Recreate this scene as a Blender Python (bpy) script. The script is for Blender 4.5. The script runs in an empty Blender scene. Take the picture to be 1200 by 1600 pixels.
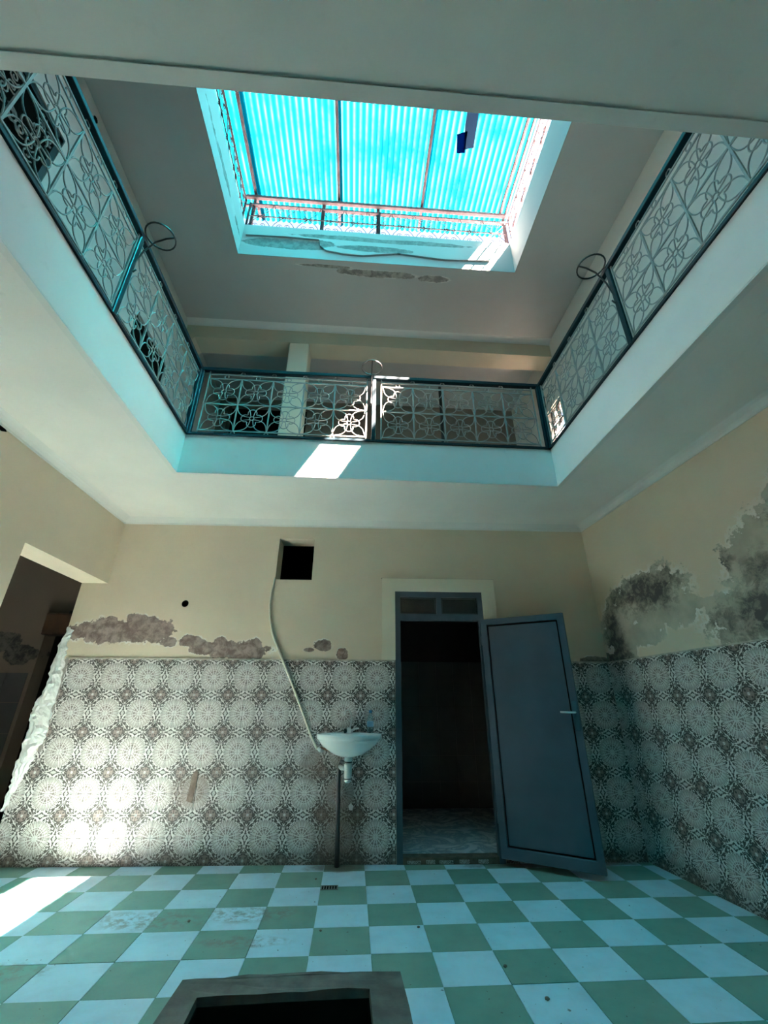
import bpy, bmesh, math, random
from mathutils import Vector, Matrix
from mathutils.geometry import tessellate_polygon
random.seed(4)
S = bpy.context.scene
C = S.collection
PI = math.pi

# ------------------------------------------------------------------ camera
cam_d = bpy.data.cameras.new('camera')
cam = bpy.data.objects.new('camera', cam_d)
C.objects.link(cam)
cam_d.sensor_fit = 'HORIZONTAL'
cam_d.sensor_width = 36
cam_d.lens = 656.26 / 1200 * 36
cam_d.clip_start = 0.02
r_ = Vector((0.99764669, -0.06844110, 0.00410967))
u_ = Vector((-0.03223872, -0.41534669, 0.90909174))
f_ = Vector((0.06051230, 0.90708486, 0.41657571))
cam.matrix_world = Matrix(((r_.x, u_.x, -f_.x, 0), (r_.y, u_.y, -f_.y, 0), (r_.z, u_.z, -f_.z, 1.274), (0, 0, 0, 1)))
S.camera = cam

# ------------------------------------------------------------------ sky, sun, exposure
W = bpy.data.worlds.new('sky')
S.world = W
W.use_nodes = True
nt = W.node_tree
nt.nodes.clear()
sky = nt.nodes.new('ShaderNodeTexSky')
sky.sky_type = 'NISHITA'
sky.sun_disc = False
TO_SUN = Vector((0.58, -0.288, 1.0)).normalized()
sky.sun_elevation = math.asin(TO_SUN.z)
sky.sun_rotation = math.atan2(TO_SUN.x, TO_SUN.y)
sky.air_density = 1.6
sky.dust_density = 3.0
bg = nt.nodes.new('ShaderNodeBackground')
bg.inputs['Strength'].default_value = 0.16
wo = nt.nodes.new('ShaderNodeOutputWorld')
nt.links.new(sky.outputs[0], bg.inputs['Color'])
nt.links.new(bg.outputs[0], wo.inputs['Surface'])
sun_d = bpy.data.lights.new('sun', 'SUN')
sun_d.energy = 185
sun_d.angle = 0.012
sun_d.color = (1.0, 0.775, 0.65)
sun = bpy.data.objects.new('sun', sun_d)
C.objects.link(sun)
sun.rotation_euler = (-TO_SUN).to_track_quat('-Z', 'Y').to_euler()
sun.location = (6, -3, 12)
S.view_settings.view_transform = 'Standard'
S.view_settings.look = 'None'
S.view_settings.gamma = 1
S.view_settings.use_curve_mapping = False
S.view_settings.exposure = 1.82
S.cycles.max_bounces = 16
S.cycles.diffuse_bounces = 12
S.cycles.caustics_reflective = False
S.cycles.transparent_max_bounces = 16

# ------------------------------------------------------------------ node expressions
class X:
    """a value socket in a node tree, with arithmetic"""
    def __init__(s, nt, k): s.nt, s.k = nt, k
    def _m(s, op, *a):
        n = s.nt.nodes.new('ShaderNodeMath'); n.operation = op
        for i, v in enumerate((s,) + a):
            if isinstance(v, X): s.nt.links.new(v.k, n.inputs[i])
            else: n.inputs[i].default_value = v
        return X(s.nt, n.outputs[0])
    def __add__(s, o): return s._m('ADD', o)
    def __sub__(s, o): return s._m('SUBTRACT', o)
    def __mul__(s, o): return s._m('MULTIPLY', o)
    def __truediv__(s, o): return s._m('DIVIDE', o)
    __radd__ = __add__
    __rmul__ = __mul__
    def __rsub__(s, o): return (s * -1.0) + o
    def abs(s): return s._m('ABSOLUTE')
    def min(s, o): return s._m('MINIMUM', o)
    def max(s, o): return s._m('MAXIMUM', o)
    def fract(s): return s._m('FRACT')
    def sqrt(s): return s._m('SQRT')
    def pow(s, o): return s._m('POWER', o)
    def sin(s): return s._m('SINE')
    def atan2(s, o): return s._m('ARCTAN2', o)
    def step(s, a, b):
        """0 at a, 1 at b, smooth between (a > b reverses it)"""
        n = s.nt.nodes.new('ShaderNodeMapRange'); n.interpolation_type = 'SMOOTHSTEP'
        s.nt.links.new(s.k, n.inputs[0])
        lo, hi = min(a, b), max(a, b)
        n.inputs[1].default_value = lo; n.inputs[2].default_value = hi
        n.inputs[3].default_value = 0.0 if a < b else 1.0
        n.inputs[4].default_value = 1.0 if a < b else 0.0
        return X(s.nt, n.outputs[0])

class M:
    """a material under construction"""
    def __init__(s, name):
        s.mat = bpy.data.materials.new(name); s.mat.use_nodes = True
        s.nt = s.mat.node_tree
        s.b = s.nt.nodes['Principled BSDF']
        s.out = s.nt.nodes['Material Output']
    def coords(s, kind='Object'):
        if kind == 'World':
            k = s.nt.nodes.new('ShaderNodeNewGeometry').outputs['Position']
        else:
            k = s.nt.nodes.new('ShaderNodeTexCoord').outputs[kind]
        q = s.nt.nodes.new('ShaderNodeSeparateXYZ'); s.nt.links.new(k, q.inputs[0])
        return k, X(s.nt, q.outputs[0]), X(s.nt, q.outputs[1]), X(s.nt, q.outputs[2])
    def vec(s, x, y, z=0.0):
        n = s.nt.nodes.new('ShaderNodeCombineXYZ')
        for i, v in enumerate((x, y, z)):
            if isinstance(v, X): s.nt.links.new(v.k, n.inputs[i])
            else: n.inputs[i].default_value = v
        return n.outputs[0]
    def noise(s, k, scale, detail=4, rough=0.55, dist=0.0):
        n = s.nt.nodes.new('ShaderNodeTexNoise')
        s.nt.links.new(k, n.inputs['Vector'])
        n.inputs['Scale'].default_value = scale; n.inputs['Detail'].default_value = detail
        n.inputs['Roughness'].default_value = rough; n.inputs['Distortion'].default_value = dist
        return X(s.nt, n.outputs[0])
    def mix(s, fac, a, b):
        n = s.nt.nodes.new('ShaderNodeMix'); n.data_type = 'RGBA'
        if isinstance(fac, X): s.nt.links.new(fac.k, n.inputs[0])
        else: n.inputs[0].default_value = fac
        for i, v in ((6, a), (7, b)):
            if isinstance(v, tuple): n.inputs[i].default_value = (*v, 1)
            else: s.nt.links.new(v, n.inputs[i])
        return n.outputs[2]
    def base(s, c):
        if isinstance(c, tuple): s.b.inputs['Base Color'].default_value = (*c, 1)
        else: s.nt.links.new(c, s.b.inputs['Base Color'])
    def rough(s, v, metal=0.0):
        if isinstance(v, X): s.nt.links.new(v.k, s.b.inputs['Roughness'])
        else: s.b.inputs['Roughness'].default_value = v
        s.b.inputs['Metallic'].default_value = metal
    def bump(s, h, strength=0.3, dist=0.01):
        n = s.nt.nodes.new('ShaderNodeBump'); n.inputs['Strength'].default_value = strength
        n.inputs['Distance'].default_value = dist
        s.nt.links.new(h.k, n.inputs['Height']); s.nt.links.new(n.outputs[0], s.b.inputs['Normal'])

def blobs(m, k, a, b, ells, warp=0.35, scale=5.0, edge=(0.9, 1.0)):
    """irregular patches: ellipses (ca, cb, ra, rb) in the plane of a, b with noisy rims; returns distance field"""
    n = (m.noise(k, scale, 6, 0.65) - 0.5) * warp * 4.0
    d = None
    for ca, cb, ra, rb in ells:
        e = (((a - ca) / ra).pow(2.0) + ((b - cb) / rb).pow(2.0)).sqrt()
        d = e if d is None else d.min(e)
    return d + n

def plain(name, col, rough=0.5, metal=0.0, var=0.08, scale=8.0, bump=0.0, spec=0.5):
    m = M(name)
    k, x, y, z = m.coords()
    n = m.noise(k, scale, 5)
    m.base(m.mix(n.step(0.25, 0.75), tuple(c * (1 - var) for c in col), tuple(min(1, c * (1 + var)) for c in col)))
    m.rough(rough, metal)
    if bump: m.bump(m.noise(k, scale * 5, 4), bump, 0.004)
    m.b.inputs['Specular IOR Level'].default_value = spec
    return m.mat

# ------------------------------------------------------------------ materials
WHITE = (0.74, 0.735, 0.72)
CREAM = (0.66, 0.56, 0.435)

def plaster(name, col, ells=None, ax='xz', dark=(0.13, 0.115, 0.105), pale=(0.42, 0.39, 0.35), halo=(0.72, 0.7, 0.66), warp=0.3, scale=5.0, speck=0.5, dark_ells=None):
    m = M(name)
    k, x, y, z = m.coords()
    a, b = {'xz': (x, z), 'xy': (x, y), 'yz': (y, z)}[ax]
    big = m.noise(k, 0.9, 4)
    c = m.mix(big.step(0.3, 0.7), tuple(v * 0.94 for v in col), tuple(min(1, v * 1.05) for v in col))
    fine = m.noise(k, 14, 5)
    c = m.mix(fine.step(0.62, 0.8) * 0.25, c, tuple(v * 0.75 for v in col))
    h = fine * 0.4 + m.noise(k, 60, 3) * 0.2
    if ells:
        d = blobs(m, k, a, b, ells, warp, scale)
        inner = m.mix(m.noise(k, 11, 6, 0.7, 0.4).step(speck - 0.13, speck + 0.13), dark, pale)
        if dark_ells:
            d2 = blobs(m, k, a, b, dark_ells, 0.5, 4.0)
            spk = m.noise(k, 13, 6, 0.75, 0.5).step(0.40, 0.60)
            inner = m.mix(m.noise(k, 3.5, 5).step(0.35, 0.65), pale, tuple(v * 0.72 for v in pale))
            inner = m.mix((d2.step(1.7, 0.2) * 1.25 - spk * 0.55).max(0.0).min(1.0), inner, dark)
        hal = m.mix(m.noise(k, 7, 5).step(0.42, 0.62), c, halo)
        c = m.mix(d.step(1.22, 1.08), c, hal)
        mk = d.step(1.02, 0.96)
        c = m.mix(mk, c, inner)
        h = h - mk * 1.5 + m.noise(k, 30, 5) * mk
    m.base(c)
    m.rough(0.85)
    m.bump(h, 0.25, 0.006)
    return m.mat

mt_white = plaster('white_plaster', WHITE)
mt_fascia = plaster('white_wall_paint', (0.80, 0.775, 0.75))
mt_cream = plaster('cream_plaster', CREAM)
mt_back = plaster('cream_plaster_peeling', CREAM, [(-2.5, 1.96, .5, .12), (-2.86, 1.95, .2, .07), (-2.16, 1.98, .26, .13), (-1.93, 1.86, .08, .05), (-1.58, 1.80, .14, .08), (-1.2, 1.77, .32, .10), (-1.72, 1.87, .12, .06), (-.33, 1.84, .09, .06), (-.12, 1.75, .07, .055), (-.47, 1.79, .06, .02), (2.62, 1.70, .24, .05), (-2.6, 2.03, .12, .09), (-2.3, 2.08, .14, .07), (-1.05, 1.83, .10, .07), (-1.4, 1.86, .07, .06)], scale=9.0, warp=0.42, dark=(0.115, 0.082, 0.068), pale=(0.29, 0.235, 0.21))
mt_right = plaster('cream_plaster_mouldy', CREAM, [(.85, 2.2, .55, .26), (.36, 1.95, .24, .38), (.2, 1.70, .34, .09), (1.2, 2.02, .25, .14), (.7, 1.9, .3, .12), (2.25, 2.15, .52, .42), (1.65, 1.95, .2, .12), (1.95, 1.84, .55, .2), (2.7, 2.5, .5, .35), (3.2, 2.1, .7, .5)], dark=(0.075, 0.072, 0.07), pale=(0.50, 0.47, 0.38), scale=7.0, warp=0.5, speck=0.5, dark_ells=[(.85, 2.26, .48, .17), (.28, 1.9, .14, .36), (.2, 1.70, .34, .09), (2.05, 1.86, .5, .2), (1.68, 2.25, .14, .12), (2.6, 2.5, .35, .18), (2.4, 2.15, .5, .14), (3.2, 2.0, .6, .3)])
mt_upper_ceiling = plaster('grey_white_ceiling', (0.52, 0.52, 0.51), [(.15, 3.68, .5, .05), (.9, 3.7, .2, .05), (-.55, 3.62, .35, .02)], ax='xy', dark=(0.2, 0.19, 0.18), scale=7.0)
mt_well = plaster('white_plaster_flaking', (0.38, 0.38, 0.38), [(-1.0, 6.62, .62, .10), (.2, 6.78, 1.2, .05), (.1, 6.6, .5, .06)], dark=(0.13, 0.12, 0.115), pale=(0.23, 0.22, 0.21), halo=(0.42, 0.42, 0.42), scale=4.0, warp=0.2)
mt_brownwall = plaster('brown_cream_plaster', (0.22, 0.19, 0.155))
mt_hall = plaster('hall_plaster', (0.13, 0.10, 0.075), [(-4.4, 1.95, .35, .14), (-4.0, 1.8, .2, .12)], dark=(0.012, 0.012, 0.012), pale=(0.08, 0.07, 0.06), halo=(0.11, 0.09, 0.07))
mt_dark = plain('shade_black', (0.010, 0.009, 0.008), 0.9, spec=0.0)  # near-black colour standing in for shade inside openings, recesses and gaps
mt_grout = plain('grout', (0.26, 0.25, 0.23), 0.9)
mt_rail = plain('dark_teal_enamel', (0.004, 0.016, 0.024), 0.42, spec=0.2)
mt_iron_white = plain('white_enamelled_iron', (0.32, 0.31, 0.29), 0.5, var=0.12, scale=20)
mt_black_iron = plain('black_iron', (0.018, 0.018, 0.02), 0.4)
mt_pale_iron = plain('greyed_iron_scroll', (0.42, 0.38, 0.36), 0.5)
mt_rust = plain('rusty_steel', (0.05, 0.036, 0.042), 0.9, spec=0.08, var=0.3, scale=12)
mt_door = plain('blue_grey_gloss_paint', (0.040, 0.074, 0.105), 0.36, var=0.14, scale=3, bump=0.03)
mt_doorframe = plain('blue_grey_frame_paint', (0.048, 0.072, 0.095), 0.45, var=0.12)
mt_chrome = plain('chrome', (0.7, 0.7, 0.7), 0.3, 0.5, var=0.03)
mt_ceramic = plain('white_ceramic', (0.90, 0.92, 0.93), 0.12, var=0.02)
mt_pvc = plain('white_plastic', (0.78, 0.79, 0.78), 0.35)
mt_blackpipe = plain('black_plastic_pipe', (0.03, 0.032, 0.038), 0.45)
mt_hose = plain('cream_hose', (0.70, 0.66, 0.56), 0.45)
mt_cement = plain('dark_cement', (0.105, 0.105, 0.098), 0.7, var=0.4, scale=9, bump=0.5)
mt_pit_black = plain('dark_pit', (0.010, 0.009, 0.008), 0.95, spec=0.0)
mt_mortar = plain('brown_mortar', (0.17, 0.125, 0.10), 0.9, var=0.3, scale=30, bump=0.4)
mt_torn = plain('raw_white_plaster', (0.80, 0.79, 0.79), 0.9, var=0.1, scale=14, bump=0.8)
mt_wood = plain('brown_wood', (0.06, 0.028, 0.013), 0.5, var=0.3)
mt_fence = plain('roofside_plaster', (0.6, 0.58, 0.55), 0.9)

def glass(name, col, rough=0.05):
    m = M(name)
    m.base(col); m.rough(rough)
    m.b.inputs['Transmission Weight'].default_value = 0.9
    m.b.inputs['IOR'].default_value = 1.2
    return m.mat
mt_pane = glass('dusty_pane', (0.35, 0.37, 0.36), 0.25)
mt_bottle = glass('clear_plastic', (0.72, 0.90, 0.97), 0.06)
mt_bluecap = plain('blue_cap', (0.05, 0.25, 0.5), 0.4)
mt_label = plain('blue_label', (0.25, 0.5, 0.68), 0.5)

def make_flap():
    m = M('blue_film')
    m.base((0.001, 0.010, 0.028)); m.rough(0.9); m.b.inputs['Specular IOR Level'].default_value = 0.1
    return m.mat
mt_flap = make_flap()
def make_flap2():
    m = M('bright_blue_film')
    m.nt.nodes.remove(m.b)
    t = m.nt.nodes.new('ShaderNodeBsdfTranslucent'); t.inputs[0].default_value = (0.0, 0.05, 0.16, 1)
    m.nt.links.new(t.outputs[0], m.out.inputs[0])
    return m.mat
mt_flap2 = make_flap2()

def make_sheet():
    m = M('cyan_translucent_sheet')
    k, x, y, z = m.coords('World')
    ridge = (x * (2 * PI / 0.076)).sin()
    dirt = m.noise(m.vec(x * 6.0, y * 1.2, 0.0), 1.6, 5, 0.7)
    blot = m.noise(k, 2.2, 4, 0.6)
    worn = (ridge * 0.5 + 0.5).pow(1.6) * blot.step(0.30, 0.62) * 0.9  # bright stripes of light through the corrugation, painted into the colour in blotches
    worn = worn + dirt.step(0.58, 0.78) * 0.25
    worn = worn.min(1.0)
    tr = m.nt.nodes.new('ShaderNodeBsdfRefraction')
    tr.inputs['Color'].default_value = (0.004, 0.29, 0.39, 1)
    tr.inputs['Roughness'].default_value = 0.75
    tr.inputs['IOR'].default_value = 1.06
    tl = m.nt.nodes.new('ShaderNodeBsdfTranslucent')
    m.nt.links.new(m.mix(worn, (0.0003, 0.030, 0.042), (0.010, 0.050, 0.060)), tl.inputs[0])
    mx = m.nt.nodes.new('ShaderNodeMixShader'); mx.inputs[0].default_value = 0.6
    m.nt.links.new(tr.outputs[0], mx.inputs[1]); m.nt.links.new(tl.outputs[0], mx.inputs[2])
    m.nt.nodes.remove(m.b)
    m.nt.links.new(mx.outputs[0], m.out.inputs[0])
    return m.mat
mt_sheet = make_sheet()

def make_wall_tile():
    """rosette tile: UV (0,0) is the centre of a rosette, (1,1) the centre of the star between four of them"""
    m = M('rosette_wall_tile')
    k, u, v, _ = m.coords('UV')
    au, av = u.abs(), v.abs()
    r = (u * u + v * v).sqrt() * 1.07
    th = v.atan2(u)
    K = 24.0
    s = ((th * (K / (2 * PI))).fract() - 0.5).abs()           # 0.5 on a spoke, 0 between
    arc = (0.5 - s) * r * (2 * PI / K)                          # distance from the spoke
    arm = s * r * (2 * PI / K)                                  # distance from the sector's middle
    s2 = ((th * (12.0 / (2 * PI)) + 0.5).fract() - 0.5).abs()
    arc2 = (0.5 - s2) * r * (2 * PI / 12.0)
    dark, mid, light = (0.070, 0.064, 0.060), (0.27, 0.23, 0.22), (0.70, 0.68, 0.665)
    outer = r.step(0.40, 0.43)
    spokes = (arc.step(0.030, 0.016) * outer).max(arc2.step(0.034, 0.018) * (1.0 - outer))
    box = (arm - 0.032).abs().step(0.018, 0.009) * r.step(0.50, 0.53) * r.step(0.80, 0.78)
    box = box.max((r - 0.515).abs().step(0.022, 0.012) * arm.step(0.040, 0.030))
    ring = (r - 0.42).abs().step(0.020, 0.010).max((r - 0.12).abs().step(0.03, 0.018)).max((r - 0.27).abs().step(0.018, 0.008) * 0.8)
    rim = (r - 0.81).abs().step(0.026, 0.014) * arm.step(0.06, 0.04)
    lines = spokes.max(box).max(ring).max(rim)
    wedge = r.step(0.68, 0.72) * arc.step(0.075, 0.055) * (arc.step(0.02, 0.035))
    ros = m.mix(r.step(0.1, 0.13), (0.17, 0.15, 0.15), mid)
    ros = m.mix(wedge, ros, dark)
    ros = m.mix(lines * 0.92, ros, light)
    # ground between the rosettes: mirrored leaves
    qs = m.vec(au.max(av), au.min(av))
    leaf = m.noise(qs, 12.0, 2.0, 0.5, 0.6)
    gnd = m.mix(leaf.step(0.51, 0.57), dark, light)
    cu, cv = 1.0 - au, 1.0 - av
    eu = cu.min(cv); el = au.min(av)
    cross = eu.step(0.07, 0.04) * el.step(0.12, 0.08)
    cross = cross.max((eu * 0.9 + el * 0.55 - 0.20).abs().step(0.055, 0.03) * el.step(0.40, 0.34))
    gnd = m.mix(cross, gnd, light)
    # dark blade between the pale leaves
    blade = (eu * 2.4 + (el - 0.27).abs() * 1.0).step(0.13, 0.09)
    gnd = m.mix(blade, gnd, dark)
    # star at the corner: brown rosette with dark dots and four dark points
    L1 = cu + cv
    rc = (cu * cu + cv * cv).sqrt()
    star = L1.step(0.43, 0.39)
    sc = m.mix(rc.step(0.27, 0.23), dark, (0.26, 0.215, 0.20))
    dots = (((cu - 0.13) * (cu - 0.13)) + ((cv - 0.13) * (cv - 0.13))).sqrt()
    sc = m.mix(dots.step(0.06, 0.04), sc, dark)
    sc = m.mix((eu * 3.0 + (cu.max(cv) - 0.33).abs()).step(0.10, 0.06) * 0.6, sc, (0.24, 0.20, 0.185))
    sc = m.mix(rc.step(0.075, 0.055), sc, light)
    gnd = m.mix(star, gnd, sc)
    c = m.mix(r.step(0.83, 0.85), ros, gnd)
    # grime that stays on the wall
    kw, wx, wy, wz = m.coords('World')
    g = blobs(m, kw, wx, wz, [(-.08, .05, .28, .8), (-.35, .75, .14, .2), (-1.45, .55, .22, .16)], 0.35, 5.0)
    c = m.mix(g.step(1.1, 0.5) * 0.6, c, (0.14, 0.10, 0.08))
    low = wz + (m.noise(kw, 4.0, 4) - 0.5) * 0.25
    c = m.mix(low.step(0.16, 0.02) * 0.5, c, (0.12, 0.10, 0.085))
    m.base(c)
    m.rough(0.5); m.b.inputs['Specular IOR Level'].default_value = 0.25
    return m.mat
mt_tile = make_wall_tile()

def make_floor_tile(name, col):
    m = M(name)
    k, x, y, z = m.coords('World')
    n = m.noise(k, 5, 6, 0.65)
    c = m.mix(n.step(0.35, 0.75), col, tuple(v * 0.86 for v in col))
    d = blobs(m, k, x, y, [(-1.3, 3.66, .5, .16), (-.65, 3.72, .4, .14), (-1.75, 3.1, .25, .12), (-.6, 3.35, .4, .08)], 0.4, 4.0)
    c = m.mix(d.step(1.15, 0.5) * m.noise(k, 16, 5, 0.7).step(0.42, 0.62) * 0.75, c, (0.20, 0.17, 0.145))
    d2 = blobs(m, k, x, y, [(-.08, 4.55, .3, .12), (1.9, 4.55, 1.0, .10)], 0.4, 5.0)
    c = m.mix(d2.step(1.1, 0.5) * 0.8, c, (0.10, 0.065, 0.05))
    sp = m.noise(k, 38, 2, 0.4)
    c = m.mix(sp.step(0.735, 0.76) * 0.8, c, (0.06, 0.05, 0.045))
    m.base(c); m.rough(m.noise(k, 7, 4) * 0.25 + 0.42)
    m.bump(m.noise(k, 9, 3), 0.06, 0.01)
    return m.mat
mt_ftile_w = make_floor_tile('pale_blue_floor_tile', (0.60, 0.75, 0.86))
mt_ftile_g = make_floor_tile('green_floor_tile', (0.18, 0.325, 0.275))

def make_checker():
    m = M('checker_cement')
    k, x, y, z = m.coords('World')
    n = m.nt.nodes.new('ShaderNodeTexChecker')
    m.nt.links.new(m.vec((x + 0.197) / 0.347, (y - 4.47) / 0.324, 0.01), n.inputs[0])
    n.inputs[1].default_value = (0.60, 0.75, 0.86, 1); n.inputs[2].default_value = (0.20, 0.375, 0.29, 1)
    n.inputs[3].default_value = 1.0
    m.base(n.outputs[0]); m.rough(0.4)
    return m.mat
mt_checker = make_checker()

def make_marble():
    m = M('blue_veined_floor')
    k, x, y, z = m.coords()
    v = (m.noise(k, 3.5, 6, 0.6, 1.2) - 0.5).abs()
    m.base(m.mix(v.step(0.0, 0.12), (0.30, 0.42, 0.50), (0.62, 0.74, 0.80))); m.rough(0.2)
    return m.mat
mt_marble = make_marble()

# ------------------------------------------------------------------ mesh helpers
class MB:
    def __init__(s): s.bm = bmesh.new()
    def box(s, lo, hi):
        vs = [s.bm.verts.new((x, y, z)) for x in (lo[0], hi[0]) for y in (lo[1], hi[1]) for z in (lo[2], hi[2])]
        for f in ((0, 1, 3, 2), (4, 6, 7, 5), (0, 4, 5, 1), (2, 3, 7, 6), (0, 2, 6, 4), (1, 5, 7, 3)):
            s.bm.faces.new([vs[i] for i in f])
        return s
    def bar(s, a, b, w, h=None, up=(0, 0, 1)):
        """square bar from a to b"""
        h = h or w
        a, b = Vector(a), Vector(b)
        d = (b - a).normalized(); up = Vector(up)
        if abs(d.dot(up)) > 0.95: up = Vector((1, 0, 0))
        n = d.cross(up).normalized(); m = n.cross(d)
        vs = []
        for p in (a, b):
            for i, j in ((-1, -1), (1, -1), (1, 1), (-1, 1)):
                vs.append(s.bm.verts.new(p + n * (i * w / 2) + m * (j * h / 2)))
        for i in range(4):
            s.bm.faces.new((vs[i], vs[(i + 1) % 4], vs[4 + (i + 1) % 4], vs[4 + i]))
        s.bm.faces.new(vs[3::-1]); s.bm.faces.new(vs[4:])
        return s
    def tube(s, pts, r, n=6, closed=False):
        pts = [Vector(p) for p in pts]
        L = len(pts)
        rr = r if isinstance(r, (list, tuple)) else [r] * L
        rings = []
        ref = None
        for i, p in enumerate(pts):
            if closed: t = pts[(i + 1) % L] - pts[i - 1]
            else: t = pts[min(i + 1, L - 1)] - pts[max(i - 1, 0)]
            t.normalize()
            if ref is None:
                ref = Vector((0, 0, 1)) if abs(t.z) < 0.9 else Vector((0, 1, 0))
                if closed:
                    nn = (pts[1] - pts[0]).cross(pts[2] - pts[1])
                    if nn.length > 1e-9: ref = nn.normalized()
            e = (ref - t * ref.dot(t)).normalized(); g = t.cross(e)
            ref = e
            rings.append([s.bm.verts.new(p + (e * math.cos(2 * PI * j / n) + g * math.sin(2 * PI * j / n)) * rr[i]) for j in range(n)])
        for i in range(L if closed else L - 1):
            A, B = rings[i], rings[(i + 1) % L]
            for j in range(n):
                s.bm.faces.new((A[j], A[(j + 1) % n], B[(j + 1) % n], B[j]))
        if not closed:
            s.bm.faces.new(rings[0][::-1]); s.bm.faces.new(rings[-1])
        return s
    def prism(s, loops, t0, t1, f):
        """flat shape (first loop the outline, the others holes) given thickness t0..t1; f maps (a, b, t) to xyz"""
        flat = [p for lp in loops for p in lp]
        tris = tessellate_polygon([[Vector((p[0], p[1], 0)) for p in lp] for lp in loops])
        A = [s.bm.verts.new(f(p[0], p[1], t0)) for p in flat]
        B = [s.bm.verts.new(f(p[0], p[1], t1)) for p in flat]
        for t in tris:
            try:
                s.bm.faces.new([A[i] for i in t]); s.bm.faces.new([B[i] for i in t][::-1])
            except ValueError: pass
        o = 0
        for lp in loops:
            n = len(lp)
            for i in range(n):
                j = (i + 1) % n
                s.bm.faces.new((A[o + i], A[o + j], B[o + j], B[o + i]))
            o += n
        return s
    def lathe(s, prof, n=24, c=(0, 0, 0), sx=1.0, sy=1.0):
        rings = [[s.bm.verts.new((c[0] + r * sx * math.cos(2 * PI * j / n), c[1] + r * sy * math.sin(2 * PI * j / n), c[2] + z)) for j in range(n)] for r, z in prof]
        for A, B in zip(rings, rings[1:]):
            for j in range(n): s.bm.faces.new((A[j], A[(j + 1) % n], B[(j + 1) % n], B[j]))
        s.bm.faces.new(rings[0][::-1]); s.bm.faces.new(rings[-1])
        return s
    def mesh(s, name, mat, smooth=False, recalc=True, bevel=0.0):
        if bevel:
            bmesh.ops.bevel(s.bm, geom=list(s.bm.edges), offset=bevel, segments=1, affect='EDGES')
        if recalc: bmesh.ops.recalc_face_normals(s.bm, faces=s.bm.faces)
        me = bpy.data.meshes.new(name); s.bm.to_mesh(me); s.bm.free()
        me.materials.append(mat)
        if smooth:
            me.polygons.foreach_set('use_smooth', [True] * len(me.polygons))
        return me
    def build(s, name, mat, parent=None, **kw):
        return link(name, s.mesh(name, mat, **kw), parent)

def link(name, me, parent=None, loc=None):
    o = bpy.data.objects.new(name, me); C.objects.link(o)
    if parent: o.parent = parent
    if loc is not None: o.location = loc
    return o
def empty(name, loc=(0, 0, 0), rz=0.0):
    o = bpy.data.objects.new(name, None); C.objects.link(o)
    o.location = loc; o.rotation_euler = (0, 0, rz); o.empty_display_size = 0.1
    return o
def tag(o, label, cat, group=None, kind=None):
    o['label'] = label; o['category'] = cat
    if group: o['group'] = group
    if kind: o['kind'] = kind
    return o
def st(o, label, cat): return tag(o, label, cat, kind='structure')
XZ = lambda a, b, t: (a, t, b)      # a wall running along x
YZ = lambda a, b, t: (t, a, b)      # a wall running along y
XY = lambda a, b, t: (a, b, t)      # a slab
def rect(a0, b0, a1, b1): return [(a0, b0), (a1, b0), (a1, b1), (a0, b1)]
def arcpts(c, r, a0, a1, n, e1, e2):
    c, e1, e2 = Vector(c), Vector(e1), Vector(e2)
    return [c + e1 * (r * math.cos(a0 + (a1 - a0) * i / n)) + e2 * (r * math.sin(a0 + (a1 - a0) * i / n)) for i in range(n + 1)]

# ------------------------------------------------------------------ levels and bounds
ZC, ZF, ZR = 3.24, 3.653, 4.475          # lower ceiling, gallery floor, hand rail
OX0, OX1, OY0, OY1 = -1.70, 1.944, 0.761, 3.523   # court opening
ZU = 6.37                                 # upper ceiling
SX0, SX1, SY1 = -1.60, 1.92, 3.53         # skylight opening
ZP = 6.95                                 # top of the skylight parapet
XL, YB = -2.72, 4.6306
BA = math.atan(-0.0309)                   # the back wall is slightly out of square
RA = math.atan(0.0575)
TP = 0.165                                # wall tile pitch
TTOP = 1.683

# ------------------------------------------------------------------ floor
fl = MB()
PIT = rect(-.62, 1.75, .13, 2.515)
fl.prism([rect(-6.2, -5.2, 3.6, 7.2), PIT], -0.30, -0.010, XY)
floor = fl.build('floor', mt_checker)
st(floor, 'green and pale blue chequered tile floor of the courtyard', 'floor')
FX, FY, X0, Y0 = 0.347, 0.324, -0.197, 4.47
room = [(-3.02, -1.0), (2.99, -1.0), (2.6905, 4.52), (2.68, 4.543), (-2.99, 4.716), (-3.3, 4.726), (-3.3, -1.0)]
def clip(poly, a, b, keep):
    out = []
    for i, p in enumerate(poly):
        q = poly[(i + 1) % len(poly)]
        dp, dq = keep(p), keep(q)
        if dp >= 0: out.append(p)
        if dp * dq < 0:
            t = dp / (dp - dq); out.append((p[0] + (q[0] - p[0]) * t, p[1] + (q[1] - p[1]) * t))
    return out
back_line = lambda p: (YB - 0.0309 * p[0] - 0.012) - p[1]
right_line = lambda p: (2.6907 - 0.0575 * (p[1] - YB) - 0.012) - p[0]
full = {}
def floor_tile_mesh(poly, mat):
    b = MB(); b.prism([poly], -0.009, 0.0, XY)
    return b.mesh('tile', mat)
cell = rect(0.0015, 0.0015, FX - 0.0015, FY - 0.0015)
for mat in (mt_ftile_w, mt_ftile_g):
    full[mat] = floor_tile_mesh(cell, mat)
OUT = rect(-.745, 1.63, .28, 2.645)
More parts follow.
